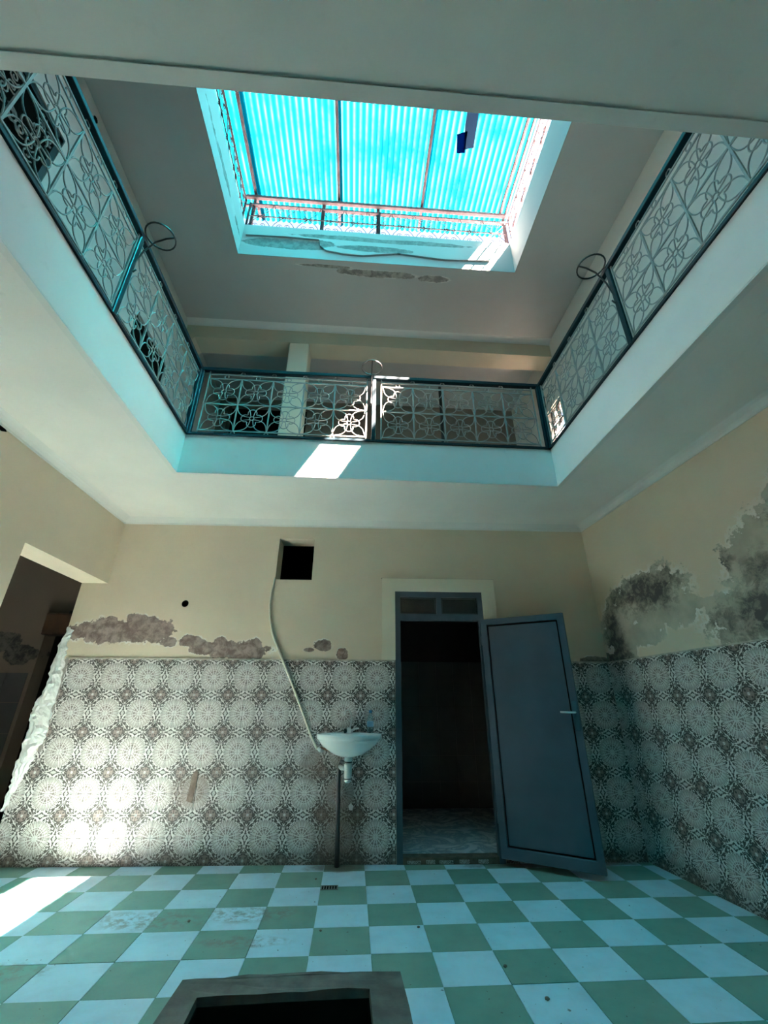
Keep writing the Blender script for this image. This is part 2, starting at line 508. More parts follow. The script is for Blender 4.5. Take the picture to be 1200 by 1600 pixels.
for j in range(-1, 13):
    for i in range(-9, 9):
        x, y = X0 + i * FX, Y0 - (j + 1) * FY
        mat = mt_ftile_w if (i + j) % 2 == 0 else mt_ftile_g
        poly = [(x + p[0], y + p[1]) for p in cell]
        if x > -.745 and x + FX < .28 and y > 1.63 and y + FY < 2.645: continue
        c = clip(clip(poly, 0, 0, back_line), 0, 0, right_line)
        cx, cy = x + FX / 2, y + FY / 2
        if len(c) < 3: continue
        inside = all(back_line(p) > 0 and right_line(p) > 0 for p in poly)
        # keep clear of the pit opening under the kerb
        if x < .13 and x + FX > -.62 and y < 2.515 and y + FY > 1.75:
            y_ = max(y + .0015, 2.515)
            c = [(p[0], max(p[1], 2.515)) for p in poly]
            if y + FY < 2.53:
                if x + FX > .13 and x < .13: c = [(max(p[0], .13), p[1]) for p in poly]
                elif x < -.62 and x + FX > -.62: c = [(min(p[0], -.62), p[1]) for p in poly]
                else: continue
            inside = False
        dz = random.uniform(-0.0006, 0.0006)
        if inside:
            o = link('tile', full[mat], floor, (x, y, dz))
        else:
            o = link('tile', floor_tile_mesh(c, mat), floor, (0, 0, dz))
pit = MB()
pit.prism([rect(-.75, 1.62, .26, 2.64), PIT], -0.75, -0.30, XY).box((-.75, 1.62, -.8), (.26, 2.64, -.75))
pit.build('pit_lining', mt_pit_black, floor)

# ------------------------------------------------------------------ lower walls
wb = empty('wall_back', (0, YB, 0), BA)
st(wb, 'cream back wall with patterned tile dado, peeling paint and a doorway', 'wall')
DX0, DX1, DZ = 0.434, 1.400, 2.418
circ = [(-1.844 + .038 * math.cos(t * PI / 8), 2.259 + .038 * math.sin(t * PI / 8)) for t in range(16)]
outline = [(-3.0, 0), (DX0, 0), (DX0, DZ), (DX1, DZ), (DX1, 0), (2.80, 0), (2.80, ZC), (-3.0, ZC)]
outline[0:1] = [(-3.0, .0)]
w = MB().prism([outline, rect(-.905, 2.54, -.500, 3.03), circ], 0.0, 0.25, XZ)
w.build('plaster', mt_back, wb)
# recesses behind the square vent and the round pipe hole
v = MB()
for a0, b0, a1, b1 in ((-.905, 2.54, -.5, 3.03), (-1.89, 2.21, -1.79, 2.31)):
    v.prism([rect(a0 - .03, b0 - .03, a1 + .03, b1 + .03), rect(a0, b0, a1, b1)], 0.25, 0.9, XZ).box((a0 - .03, .9, b0 - .03), (a1 + .03, .93, b1 + .03))
v.build('vent_recess', mt_dark, wb)

c2 = [(-1.844 + .0375 * math.cos(t * PI / 8), 2.259 + .0375 * math.sin(t * PI / 8)) for t in range(16)]
c3 = [(-1.844 + .0345 * math.cos(t * PI / 8), 2.259 + .0345 * math.sin(t * PI / 8)) for t in range(16)]
MB().prism([c2, c3], 0.004, 0.24, XZ).build('hole_shade_ring', mt_dark, wb)  # black ring added so the sides of the round hole look shaded
MB().prism([[(.282, 2.565), (1.553, 2.565), (1.553, 2.573), (.282, 2.573)]], -.012, 0.0, XZ).build('surround_joint', mt_mortar, wb)
tile_cache = {}
def tile_mesh(su, sv, lo=0.0, hi=1.0, zlo=0.0, zhi=1.0):
    """one wall tile lying in the local xz plane, front at y = -0.008, UV measured from its rosette's centre"""
    key = (su, sv, round(lo, 3), round(hi, 3), round(zlo, 3), round(zhi, 3))
    if key in tile_cache: return tile_cache[key]
    g, bv, th = 0.0009, 0.0012, 0.008
    bm = bmesh.new(); uv = bm.loops.layers.uv.new('UVMap')
    x0, x1, z0, z1 = lo * TP + g, hi * TP - g, zlo * TP + g, zhi * TP - g
    ring = lambda d, y: [bm.verts.new(p) for p in ((x0 + d, y, z0 + d), (x1 - d, y, z0 + d), (x1 - d, y, z1 - d), (x0 + d, y, z1 - d))]
    A, B, D = ring(0, 0.0), ring(0, -th + bv), ring(bv, -th)
    for P, Q in ((A, B), (B, D)):
        for i in range(4): bm.faces.new((P[i], P[(i + 1) % 4], Q[(i + 1) % 4], Q[i]))
    bm.faces.new(D)
    for f in bm.faces:
        for lp in f.loops:
            a, b = lp.vert.co.x / TP, lp.vert.co.z / TP
            lp[uv].uv = ((a if su > 0 else a - 1), (b if sv > 0 else b - 1))
    me = bpy.data.meshes.new('tile'); bm.to_mesh(me); bm.free(); me.materials.append(mt_tile)
    tile_cache[key] = me
    return me
def tile_field(parent, xc, zc, k0, k1, x_lim=None, skip=lambda x, z: False, ztop=TTOP, zbot=0.0, rows=None):
    """tiles k0..k1 from the rosette centre xc; every tile an object"""
    n = 0
    for k in range(k0, k1):
        x = xc + k * TP
        lo, hi = 0.0, 1.0
        if x_lim:
            lo = max(0.0, (x_lim[0] - x) / TP); hi = min(1.0, (x_lim[1] - x) / TP)
            if hi - lo < 0.06: continue
        for r in range(-2, 11):
            z = zc + r * TP
            zl, zh = max(0.0, (zbot - z) / TP), min(1.0, (ztop - z) / TP)
            if zh - zl < 0.06 or skip(x, z): continue
            su = 1 if k % 2 == 0 else -1; sv = 1 if r % 2 == 0 else -1
            o = link('tile', tile_mesh(su, sv, lo, hi, zl, zh), parent, (x, random.uniform(-.0008, 0), z))
            o.rotation_euler = (random.uniform(-.004, .004), 0, random.uniform(-.004, .004))
            n += 1
    return n
ZB = 0.198 - 0.165 + 0.165
# tiles left of the doorway (cut away along the torn left edge) and right of it
torn = lambda x, z: (x < -2.92 and z > 0.84)
tile_field(wb, -1.075, 0.198, -12, 10, (-3.06, 0.43), torn)
tile_field(wb, 1.56, 0.198, -1, 8, (1.405, 2.69))
# grout bed behind the tiles, and the pale fillet along their top
MB().box((-2.93, -0.0015, 0.0), (0.433, 0, TTOP)).box((1.401, -.0015, 0), (2.69, 0, TTOP)).build('grout_bed', mt_grout, wb)
MB().box((-2.92, -0.010, TTOP), (0.433, 0, TTOP + .014)).box((1.401, -.010, TTOP), (2.68, 0, TTOP + .014)).build('grout_fillet', plain('grey_filler', (0.42, 0.39, 0.34), 0.9, var=0.3, scale=20), wb)
# torn white plaster edge at the wall's left end
tl = MB()
left = [(-3.0, 2.0), (-3.005, 1.9), (-3.03, 1.82), (-3.015, 1.74), (-3.045, 1.60), (-3.035, 1.48), (-3.05, 1.38), (-3.095, 1.24), (-3.10, 1.15), (-3.085, 1.05), (-3.095, .93), (-3.085, .80), (-3.09, .70), (-3.07, .60), (-3.075, .50), (-3.06, .40)]
rgt = [(-2.975, 1.99), (-2.93, 1.96), (-2.955, 1.87), (-2.94, 1.76), (-2.925, 1.64), (-2.905, 1.52), (-2.90, 1.40), (-2.90, 1.28), (-2.90, 1.18), (-2.885, 1.06), (-2.89, .98), (-2.925, .88), (-2.945, .78), (-2.97, .66), (-3.01, .55), (-3.05, .42)]
cols = 10
def finer(pts, n=4):
    out = []
    for p, q in zip(pts, pts[1:]):
        out += [(p[0] + (q[0] - p[0]) * i / n, p[1] + (q[1] - p[1]) * i / n) for i in range(n)]
    return out + [pts[-1]]
grid = []
FL, FR = finer(left), finer(rgt)
for n_, ((a, b), (c, d)) in enumerate(zip(FL, FR)):
    a += random.uniform(-.010, .010); c += random.uniform(-.016, .012)
    row = []
    taper = min(1.0, n_ / 6.0)
    for t in range(cols):
        s = t / (cols - 1)
        bulge = 0.010 + (0.028 * math.sin(PI * s ** .7) + random.uniform(-.011, .011)) * taper
        if s == 0: bulge = -0.02
        row.append(tl.bm.verts.new((a + (c - a) * s, -max(bulge, -.02), b + (d - b) * s + random.uniform(-.006, .006))))
    grid.append(row)
for A, B in zip(grid, grid[1:]):
    for i in range(cols - 1): tl.bm.faces.new((A[i], A[i + 1], B[i + 1], B[i]))
ex = bmesh.ops.extrude_face_region(tl.bm, geom=list(tl.bm.faces))
for e in ex['geom']:
    if isinstance(e, bmesh.types.BMVert): e.co.y = 0.06
tl.build('plaster_edge', mt_torn, wb)
# a jagged piece of tile is missing, and a white chip
chip = MB().prism([[(-1.475, .47), (-1.42, .455), (-1.405, .69), (-1.425, .72), (-1.455, .68)]], -0.0125, 0.0, XZ)
chip.build('mortar_patch', mt_mortar, wb)
MB().prism([[(.0, .40), (.03, .395), (.04, .43), (.015, .45), (-.005, .43)]], -0.0115, 0.0, XZ).build('white_chip', mt_torn, wb)
# raised plaster surround of the doorway
sur = MB().prism([[(.29, TTOP + .014), (.434, TTOP + .014), (.434, DZ), (DX1, DZ), (DX1, TTOP + .014), (1.545, TTOP + .014), (1.545, 2.565), (.29, 2.565)]], -0.034, 0.0, XZ)
sur.build('door_surround', plaster('pale_cream_surround', (0.74, 0.67, 0.54)), wb)

wr = empty('wall_right', (2.6907, YB, 0), -PI / 2 + RA)
st(wr, 'cream right wall with black mould stains above patterned tiles', 'wall')
MB().prism([[(-.12, 0), (9.7, 0), (9.7, ZC), (-.12, ZC)]], 0.0, 0.25, XZ).build('plaster', mt_right, wr)
tile_field(wr, 1.437, 0.198, -9, 17, (0.09, 4.24))
MB().box((0, -0.0015, 0.0), (4.24, 0, TTOP)).build('grout_bed', mt_grout, wr)
MB().box((0.09, -.010, TTOP), (9.6, 0, TTOP + .012)).build('grout_fillet', bpy.data.materials['grey_filler'], wr)
def far_tiles(name, parent, xc, xa, xb, kind='stuff'):
    """the dado beyond the tiles that are built singly: still one bevelled piece per tile, joined"""
    me = bmesh.new(); uvl = me.loops.layers.uv.new('UVMap')
    k = math.floor((xa - xc) / TP)
    while xc + k * TP < xb - .01:
        for r in range(-1, 9):
            su = 1 if k % 2 == 0 else -1; sv = 1 if r % 2 == 0 else -1
            x, z = xc + k * TP, 0.198 + r * TP
            x0, x1 = max(x, xa) + .001, min(x + TP, xb) - .001
            z0, z1 = max(z, 0.0) + .001, min(z + TP, TTOP) - .001
            if x1 - x0 < .01: continue
            A = [me.verts.new(p) for p in ((x0, 0, z0), (x1, 0, z0), (x1, 0, z1), (x0, 0, z1))]
            B = [me.verts.new(p) for p in ((x0, -.008, z0), (x1, -.008, z0), (x1, -.008, z1), (x0, -.008, z1))]
            fs = [me.faces.new((A[i], A[(i + 1) % 4], B[(i + 1) % 4], B[i])) for i in range(4)] + [me.faces.new(B)]
            for f in fs:
                for lp in f.loops:
                    a, b = (lp.vert.co.x - x) / TP, (lp.vert.co.z - z) / TP
                    lp[uvl].uv = (a if su > 0 else a - 1, b if sv > 0 else b - 1)
        k += 1
    m = bpy.data.meshes.new(name); me.to_mesh(m); me.free(); m.materials.append(mt_tile)
    o = link(name, m, parent); o['kind'] = kind
    return o
far_tiles('tile_dado', wr, 1.437, 4.25, 9.6)

wl = empty('wall_left', (XL, 0, 0), PI / 2)     # local x runs along +Y, local -y faces the room
st(wl, 'cream left wall with a wide opening into a dark hall', 'wall')
MB().prism([[(-5.0, 0), (3.43, 0), (3.43, 2.470), (4.95, 2.470), (4.95, ZC), (-5.0, ZC)]], 0.0, 0.278, XZ).build('plaster', mt_cream, wl)
far_tiles('tile_dado', wl, 0.0, -5.0, 3.42)
MB().prism([[(2.79, 3.150), (2.83, 3.145), (2.87, 3.165), (2.85, 3.185), (2.80, 3.18)]], -0.004, 0.0, XZ).build('chipped_hole', mt_dark, wl)

wf = MB().box((-6.2, -5.2, 0), (3.6, -5.0, ZC)).build('wall_front', mt_cream)
st(wf, 'cream wall behind the viewer', 'wall')

# dark hall on the left
hw = empty('wall_hall', (0, 0, 0))
st(hw, 'dim hall walls seen through the left opening', 'wall')
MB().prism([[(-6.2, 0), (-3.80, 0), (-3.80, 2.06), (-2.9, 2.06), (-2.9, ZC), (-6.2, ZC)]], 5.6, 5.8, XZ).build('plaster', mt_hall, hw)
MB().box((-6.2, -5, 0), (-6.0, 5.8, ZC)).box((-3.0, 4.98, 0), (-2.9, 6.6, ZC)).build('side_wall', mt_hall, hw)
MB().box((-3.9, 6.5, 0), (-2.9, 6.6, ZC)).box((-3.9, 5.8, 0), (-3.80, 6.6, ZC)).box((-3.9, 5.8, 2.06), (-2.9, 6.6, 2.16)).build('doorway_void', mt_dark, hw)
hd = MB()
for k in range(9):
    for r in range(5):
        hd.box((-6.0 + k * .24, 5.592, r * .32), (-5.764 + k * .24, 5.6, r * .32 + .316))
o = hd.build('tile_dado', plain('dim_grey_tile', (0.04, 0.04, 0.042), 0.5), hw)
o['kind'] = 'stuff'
bx = empty('wall_cabinet', (-3.55, 5.6, 2.02))
tag(bx, 'brown wooden box on the wall above the dark doorway in the hall', 'box')
MB().box((-.20, -.16, 0), (.22, 0, .25)).build('case', mt_wood, bx, bevel=.006)
MB().box((-.185, -.172, .015), (.205, -.158, .235)).build('door', mt_wood, bx, bevel=.004)
MB().box((.04, -.14, .25), (.22, -.02, .29)).build('lid', mt_black_iron, bx, bevel=.004)

# small room behind the doorway
wi = empty('wall_inner', (0, 0, 0))
st(wi, 'dark inner room walls seen through the doorway', 'wall')
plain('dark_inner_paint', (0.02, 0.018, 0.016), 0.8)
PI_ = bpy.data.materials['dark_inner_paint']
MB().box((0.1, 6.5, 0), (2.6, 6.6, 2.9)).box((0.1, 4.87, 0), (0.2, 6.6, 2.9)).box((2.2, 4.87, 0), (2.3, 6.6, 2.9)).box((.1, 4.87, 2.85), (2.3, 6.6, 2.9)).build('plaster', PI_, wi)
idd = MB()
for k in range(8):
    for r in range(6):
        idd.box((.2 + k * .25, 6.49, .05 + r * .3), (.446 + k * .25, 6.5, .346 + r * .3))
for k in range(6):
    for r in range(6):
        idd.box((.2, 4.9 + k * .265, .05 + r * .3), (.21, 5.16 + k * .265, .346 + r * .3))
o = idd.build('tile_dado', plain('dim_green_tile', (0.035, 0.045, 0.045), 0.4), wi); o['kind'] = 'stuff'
fi = MB().box((.1, 4.72, -.009), (2.3, 6.6, .05)).build('floor', mt_marble)
st(fi, 'blue veined marble floor of the inner room', 'floor')
# ------------------------------------------------------------------ slab with the court opening
sl = MB().prism([rect(-6.2, -5.2, 3.6, 7.2), rect(OX0, OY0, OX1, OY1)], ZC, ZF, XY)
slab = sl.build('ceiling', mt_fascia)
st(slab, 'white gallery slab around the court opening', 'ceiling')
gf = MB().prism([rect(-3.0, -2.0, 3.3, 6.3), rect(OX0 - .06, OY0 - .06, OX1 + .06, OY1 + .06)], ZF - .004, ZF + .004, XY).build('floor', plain('gallery_dark_layer', (0.11, 0.14, 0.14), 0.7))  # unseen dark layer, added so less light bounces to the upper ceiling
st(gf, 'unseen dark layer added over the gallery floor to cut bounced light', 'floor')
# lip along the opening's lower edge, a shallow step
lip = MB().prism([rect(OX0 - .045, OY0 - .05, OX1 + .045, OY1 + .03), rect(OX0 - .001, OY0 - .001, OX1 + .001, OY1 + .001)], ZC - 0.010, ZC, XY)
lip.build('edge_lip', mt_white, slab, bevel=0.0015)
# soft coves between walls and ceiling
def cove(name, pts, inward, parent_label):
    b = MB()
    a, c = Vector(pts[0]), Vector(pts[1]); n = Vector(inward).normalized()
    prof = [(0, 0)] + [(0.085 * (1 - math.sin(t * PI / 12)) , -0.062 * (1 - math.cos(t * PI / 12))) for t in range(7)]
    prof = [(0.0, 0.0), (0.085, 0.0), (0.05, -0.012), (0.026, -0.028), (0.010, -0.045), (0.006, -0.062), (0.0, -0.062)]
    R0 = [b.bm.verts.new(a + n * p[0] + Vector((0, 0, p[1]))) for p in prof]
    R1 = [b.bm.verts.new(c + n * p[0] + Vector((0, 0, p[1]))) for p in prof]
    k = len(prof)
    for i in range(k): b.bm.faces.new((R0[i], R0[(i + 1) % k], R1[(i + 1) % k], R1[i]))
    b.bm.faces.new(R0[::-1]); b.bm.faces.new(R1)
    o = b.build(name, mt_white); st(o, parent_label, 'trim')
cove('trim_1', ((-2.73, YB + .0309 * 2.73, ZC), (2.70, YB - .0309 * 2.70, ZC)), (-.0309, -1, 0), 'white cove where the back wall meets the ceiling')
cove('trim_2', ((2.695, 4.55, ZC), (3.245, -5.0, ZC)), (-1, -.0575, 0), 'white cove where the right wall meets the ceiling')
cove('trim_3', ((XL, 4.72, ZC), (XL, -5.0, ZC)), (1, 0, 0), 'white cove where the left wall meets the ceiling')

# ------------------------------------------------------------------ upper storey
XUL, XUR, YUB = -2.58, 2.85, 6.3
uc = MB().prism([rect(-3.0, -2.2, 3.3, 6.6), rect(SX0 - .005, OY0 - .005, SX1 + .005, SY1 + .005)], ZU, ZU + .25, XY).build('ceiling', mt_upper_ceiling)
st(uc, 'grey white gallery ceiling around the skylight, stained at its edge', 'ceiling')
sw = MB().prism([rect(SX0 - .16, OY0 - .16, SX1 + .16, SY1 + .16), rect(SX0, OY0, SX1, SY1)], ZU + .24, ZP, XY).build('wall_skylight', mt_well)
MB().prism([rect(SX0 - .006, OY0 - .006, SX1 + .006, SY1 + .006), rect(SX0 + .0005, OY0 + .0005, SX1 - .0005, SY1 - .0005)], ZU - .003, ZU + .245, XY).build('reveal', mt_well, sw)
st(sw, 'flaking white parapet of the skylight well', 'wall')
# flaked render slab with a broken lower edge, on the far side of the well
fk = MB().prism([[(-1.55, 6.72), (-1.05, 6.735), (-.62, 6.72), (-.60, 6.60), (-.52, 6.52), (-.30, 6.48), (-.05, 6.47), (.4, 6.56), (1.0, 6.50), (1.6, 6.54), (1.6, 6.80), (.9, 6.84), (.2, 6.80), (-.6, 6.86), (-1.55, 6.84)]], SY1 - .022, SY1, XZ)
fk.build('render_flake', mt_well, sw)
wul = MB().prism([[(-2.0, ZF), (.9, ZF), (.9, 5.60), (2.11, 5.60), (2.11, ZF), (3.58, ZF), (3.58, 5.34), (4.42, 5.34), (4.42, ZF), (6.6, ZF), (6.6, ZU), (-2.0, ZU)]], XUL - .2, XUL, YZ).build('wall_gallery_left', plaster('gallery_plaster', (0.72, 0.68, 0.63)))
st(wul, 'pale gallery wall on the left with a dark doorway', 'wall')
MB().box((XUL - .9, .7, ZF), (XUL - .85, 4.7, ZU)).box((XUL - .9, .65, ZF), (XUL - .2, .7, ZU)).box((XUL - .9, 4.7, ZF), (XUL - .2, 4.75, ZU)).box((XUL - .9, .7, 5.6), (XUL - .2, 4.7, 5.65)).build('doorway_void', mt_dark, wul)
d3 = MB().prism([rect(3.585, ZF + .005, 4.415, 5.335), rect(3.66, ZF + .10, 4.34, 4.3), rect(3.66, 4.4, 4.34, 5.26)], XUL - .06, XUL - .025, YZ).box((XUL - .075, 3.585, ZF + .005), (XUL - .06, 4.415, 5.335)).build('doorway_panel', mt_dark)  # black panel standing in for the darkness inside the doorway
st(d3, 'black panel filling the dark doorway in the left gallery wall behind the balustrade', 'door')
spot = MB().lathe([(.03, 0), (.028, .004)], 10).build('wall_hole', mt_dark, wul)
spot.location = (XUL, 2.23, 6.25); spot.rotation_euler = (0, PI / 2, 0)
wur = MB().prism([rect(-2.0, ZF, 6.6, ZU), rect(4.66, 4.78, 5.06, 5.36)], XUR, XUR + .2, YZ).build('wall_gallery_right', plaster('gallery_plaster_right', (0.76, 0.71, 0.65)))
st(wur, 'pale gallery wall on the right with a small bright window', 'wall')
win = MB().prism([rect(4.66, 4.78, 5.06, 5.36), rect(4.69, 4.81, 4.85, 5.06), rect(4.87, 4.81, 5.03, 5.06), rect(4.69, 5.09, 4.85, 5.33), rect(4.87, 5.09, 5.03, 5.33)], XUR + .05, XUR + .09, YZ).build('window_1', mt_black_iron)
st(win, 'small bright barred window behind the right balustrade', 'window')
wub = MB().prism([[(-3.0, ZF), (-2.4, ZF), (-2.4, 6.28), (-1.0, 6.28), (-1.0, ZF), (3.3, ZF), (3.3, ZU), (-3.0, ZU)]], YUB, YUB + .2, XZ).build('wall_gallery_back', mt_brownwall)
st(wub, 'brownish back wall of the gallery in shade', 'wall')
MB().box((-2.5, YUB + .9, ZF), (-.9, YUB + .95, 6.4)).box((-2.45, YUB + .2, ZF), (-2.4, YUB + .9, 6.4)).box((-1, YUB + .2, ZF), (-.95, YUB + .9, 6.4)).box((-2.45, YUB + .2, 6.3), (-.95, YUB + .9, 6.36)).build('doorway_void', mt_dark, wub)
wuf = MB().box((-3.0, -2.2, ZF), (3.3, -2.0, ZU)).build('wall_gallery_front', mt_cream)
st(wuf, 'gallery wall behind the viewer', 'wall')
bm_ = MB().prism([[(XUL, 6.08), (2.85, 6.08), (2.85, ZU), (XUL, ZU)]], 4.63, 4.93, XZ)
beam = bm_.build('trim_4', plaster('beam_cream', (0.62, 0.55, 0.42)))
st(beam, 'cream ceiling beam carried by the gallery pillar', 'beam')
MB().prism([[(XUL, 6.08), (XUL + .14, 6.08), (XUL, 5.86)]], 4.632, 4.928, XZ).build('haunch', bpy.data.materials['beam_cream'], beam)
cove('trim_5', ((XUL, 4.63, ZU), (2.85, 4.63, ZU)), (0, -1, 0), 'white cove between gallery beam and ceiling')
pil = MB().box((-1.085, 4.63, ZF), (-.80, 4.93, 6.08)).build('pillar', plaster('pillar_cream', (0.68, 0.61, 0.48)), bevel=.012)
tag(pil, 'square cream pillar standing behind the back balustrade', 'pillar')
pole = MB()
pole.tube([(1.36, 5.75, ZF), (1.36, 5.75, ZU)], .028, 8)
pole = pole.build('pole', mt_black_iron)
tag(pole, 'thin black upright pole behind the right half of the back balustrade', 'pole')

# iron scroll door in the left gallery wall
d2 = empty('door_2', (XUL - .03, .9, ZF))
st(d2, 'black iron door filled with grey scrollwork at the top left', 'door')
fr = MB()
for a, b in (((0, 0.02, 0), (0, 0.02, 1.94)), ((0, 1.185, 0), (0, 1.185, 1.94)), ((0, 0, .03), (0, 1.205, .03)), ((0, 0, .95), (0, 1.205, .95)), ((0, 0, 1.91), (0, 1.205, 1.91)), ((0, .60, 0), (0, .60, 1.94))):
    fr.bar(a, b, .045)
fr.build('frame', mt_black_iron, d2)
MB().box((-.03, 0, 0), (-.02, 1.205, 1.94)).build('back_plate', mt_dark, d2)
def spiral(c, r0, r1, a0, turns, n, e1, e2):
    c, e1, e2 = Vector(c), Vector(e1), Vector(e2)
    return [c + (e1 * math.cos(a0 + 2 * PI * turns * i / n) + e2 * math.sin(a0 + 2 * PI * turns * i / n)) * (r0 + (r1 - r0) * i / n) for i in range(n + 1)]
sc = MB()
E2, E3 = (0, 1, 0), (0, 0, 1)
for sgn in (1, -1):
    sc.tube(spiral((0, .10, 0), .012, .062, 0, 1.4 * sgn, 14, E2, E3), .006, 4)
    sc.tube(spiral((0, -.02, .09 * sgn), .01, .05, 1, 1.3 * sgn, 12, E2, E3), .006, 4)
sc.tube(spiral((0, 0, 0), .01, .05, 0, 1.5, 12, E2, E3), .006, 4)
scm = sc.mesh('scroll', mt_pale_iron)
for q in range(4):
    for r in range(7):
        o = link('scroll', scm, d2, (.005, .165 + q * .29, .17 + r * .268))
        o.rotation_euler = (0 if (q + r) % 2 else PI, 0, 0)

# ------------------------------------------------------------------ balustrades
CW = 0.324
def motif_mesh():
    """four pairs of leaf arcs on the diagonals, four lobes and a centre ring, in the local xz plane"""
    b = MB()
    h = CW / 2; rc = .022
    e1, e2 = Vector((1, 0, 0)), Vector((0, 0, 1))
    for q in range(4):
        a = PI / 4 + q * PI / 2
        d = e1 * math.cos(a) + e2 * math.sin(a); n = e1 * -math.sin(a) + e2 * math.cos(a)
        p0, L = d * (rc * .8), h * math.sqrt(2) * .985 - rc * .8
        for sgn in (1, -1):
            b.tube([p0 + d * (L * t / 9) + n * (sgn * .052 * math.sin(PI * t / 9)) for t in range(10)], .0046, 5)
        a2 = q * PI / 2
        d = e1 * math.cos(a2) + e2 * math.sin(a2); n = e1 * -math.sin(a2) + e2 * math.cos(a2)
        b.tube([d * (.062 + .044 * math.cos(1.95 * (t / 5 - 1))) + n * (.044 * math.sin(1.95 * (t / 5 - 1))) for t in range(11)], .0046, 5)
    b.tube([e1 * (rc * math.cos(t * PI / 5)) + e2 * (rc * math.sin(t * PI / 5)) for t in range(10)], .0046, 5, closed=True)
    return b.mesh('flower_scroll', mt_iron_white, smooth=True)
MOTIF = motif_mesh()
def hoop(parent, u, y_in):
    """pot ring on a curled stem, leaning over the court"""
    b = MB()
    c = Vector((u, -.135, ZR + .02))
    b.tube([c + Vector((.105 * math.cos(t * PI / 12), .105 * math.sin(t * PI / 12), 0)) for t in range(24)], .0065, 6, closed=True)
    b.tube([(u, -.045, ZR - .36), (u, -.03, ZR - .385), (u, -.012, ZR - .36), (u, -.02, ZR - .28), (u, -.05, ZR - .16), (u, -.11, ZR - .05), (u, -.18, ZR), (u, -.238, ZR + .018)], .0065, 6)
    b.build('pot_ring', mt_black_iron, parent, smooth=True)
def balustrade(name, origin, rz, length, panels, posts, label, hoop_at):
    """local x along the rail, local -y towards the court"""
    t = empty(name, origin, rz)
    tag(t, label, 'balustrade', 'white scrollwork balustrades round the court')
    MB().bar((0, 0, ZR), (length, 0, ZR), .05, .04).build('hand_rail', mt_rail, t, bevel=.004)
    MB().bar((0, 0, ZF + .014), (length, 0, ZF + .014), .03, .028).build('bottom_rail', mt_rail, t, bevel=.003)
    for u in posts:
        MB().bar((u, 0, ZF), (u, 0, ZR), .042).build('post', mt_rail, t, bevel=.004)
    for u0, n in panels:
        z0 = ZF + .06; z1 = z0 + 2 * CW; u1 = u0 + n * CW
        f = MB()
        for u in (u0 - .014, u1 + .014): f.bar((u, 0, ZF + .03), (u, 0, ZR - .02), .012, .012)
        for z in (z0, z0 + CW, z1, z1 + .055): f.bar((u0 - .014, 0, z), (u1 + .014, 0, z), .010, .010)
        for i in range(1, n): f.bar((u0 + i * CW, 0, z0), (u0 + i * CW, 0, z1), .012, .012)
        e1, e2 = (1, 0, 0), (0, 0, 1)
        for i in range(n):
            f.tube(arcpts((u0 + (i + .5) * CW, 0, z1 + .0275), .021, 0, 2 * PI * .9, 9, e1, e2), .0045, 5, closed=True)
            if i: 
                f.tube(arcpts((u0 + i * CW, 0, z1 + .077), .020, 0, 2 * PI * .9, 9, e1, e2), .0045, 5, closed=True)
                f.tube(arcpts((u0 + i * CW, 0, z0 - .026), .020, 0, 2 * PI * .9, 9, e1, e2), .0045, 5, closed=True)
        p = f.build('scroll_panel', mt_iron_white, t)
        for i in range(n):
            for j in range(2):
                link('flower_scroll', MOTIF, p, (u0 + (i + .5) * CW, 0, z0 + (j + .5) * CW))
    for u in hoop_at: hoop(t, u, 0)
    return t
W_ = OX1 - OX0
# back: local x = world x;  left: runs along +Y, court on its right;  right: runs along -Y
balustrade('balustrade', (OX0, OY1, 0), 0, W_, ((.115, 5), (1.915, 5)), (0.02, W_ / 2, W_ - .02),
           'white scrollwork balustrade with dark rail across the back of the court', (W_ / 2 - .03,))
LY = OY1 - OY0
balustrade('balustrade', (OX0, OY0, 0), PI / 2, LY, ((.035, 4), (1.42, 4)), (0.02, 1.372, LY - .02),
           'white scrollwork balustrade with dark rail down the left side of the court', (1.38,))
balustrade('balustrade', (OX1, OY1, 0), -PI / 2, LY, ((.055, 4), (1.435, 4)), (0.02, LY - 1.372, LY - .02),
           'white scrollwork balustrade with dark rail down the right side of the court', (LY - 1.38,))

# ------------------------------------------------------------------ roof: frame, grilles, sheets
rf = empty('roof_frame', (0, 0, 0))
tag(rf, 'rusty steel tube frame on the skylight parapet under the cyan sheets', 'frame')
def tube_part(a, b, w, h=None, name='tube'):
    return MB().bar(a, b, w, h).build(name, mt_rust, rf, bevel=.004)
for x in (-1.55, -.41, .75):
    tube_part((x, .2, 7.665), (x, 3.88, 7.665), .035, .04)
for x in (1.88, 1.96):
    tube_part((x, .2, 7.665), (x, 3.6, 7.665), .03, .04)
tube_part((-1.68, 3.57, 7.62), (2.05, 3.57, 7.62), .045)
tube_part((-1.68, 3.61, 7.50), (2.05, 3.61, 7.50), .03)
for x in (-1.56, 1.93):
    tube_part((x, 3.61, ZP), (x, 3.61, 7.60), .04, name='post')
for x in (-.62, .14):
    tube_part((x, 3.62, ZP), (x, 3.62, 7.66), .045, name='post')
for x in (-1.64, 2.0):
    tube_part((x, .72, ZP), (x, .72, 7.64), .04, name='post')
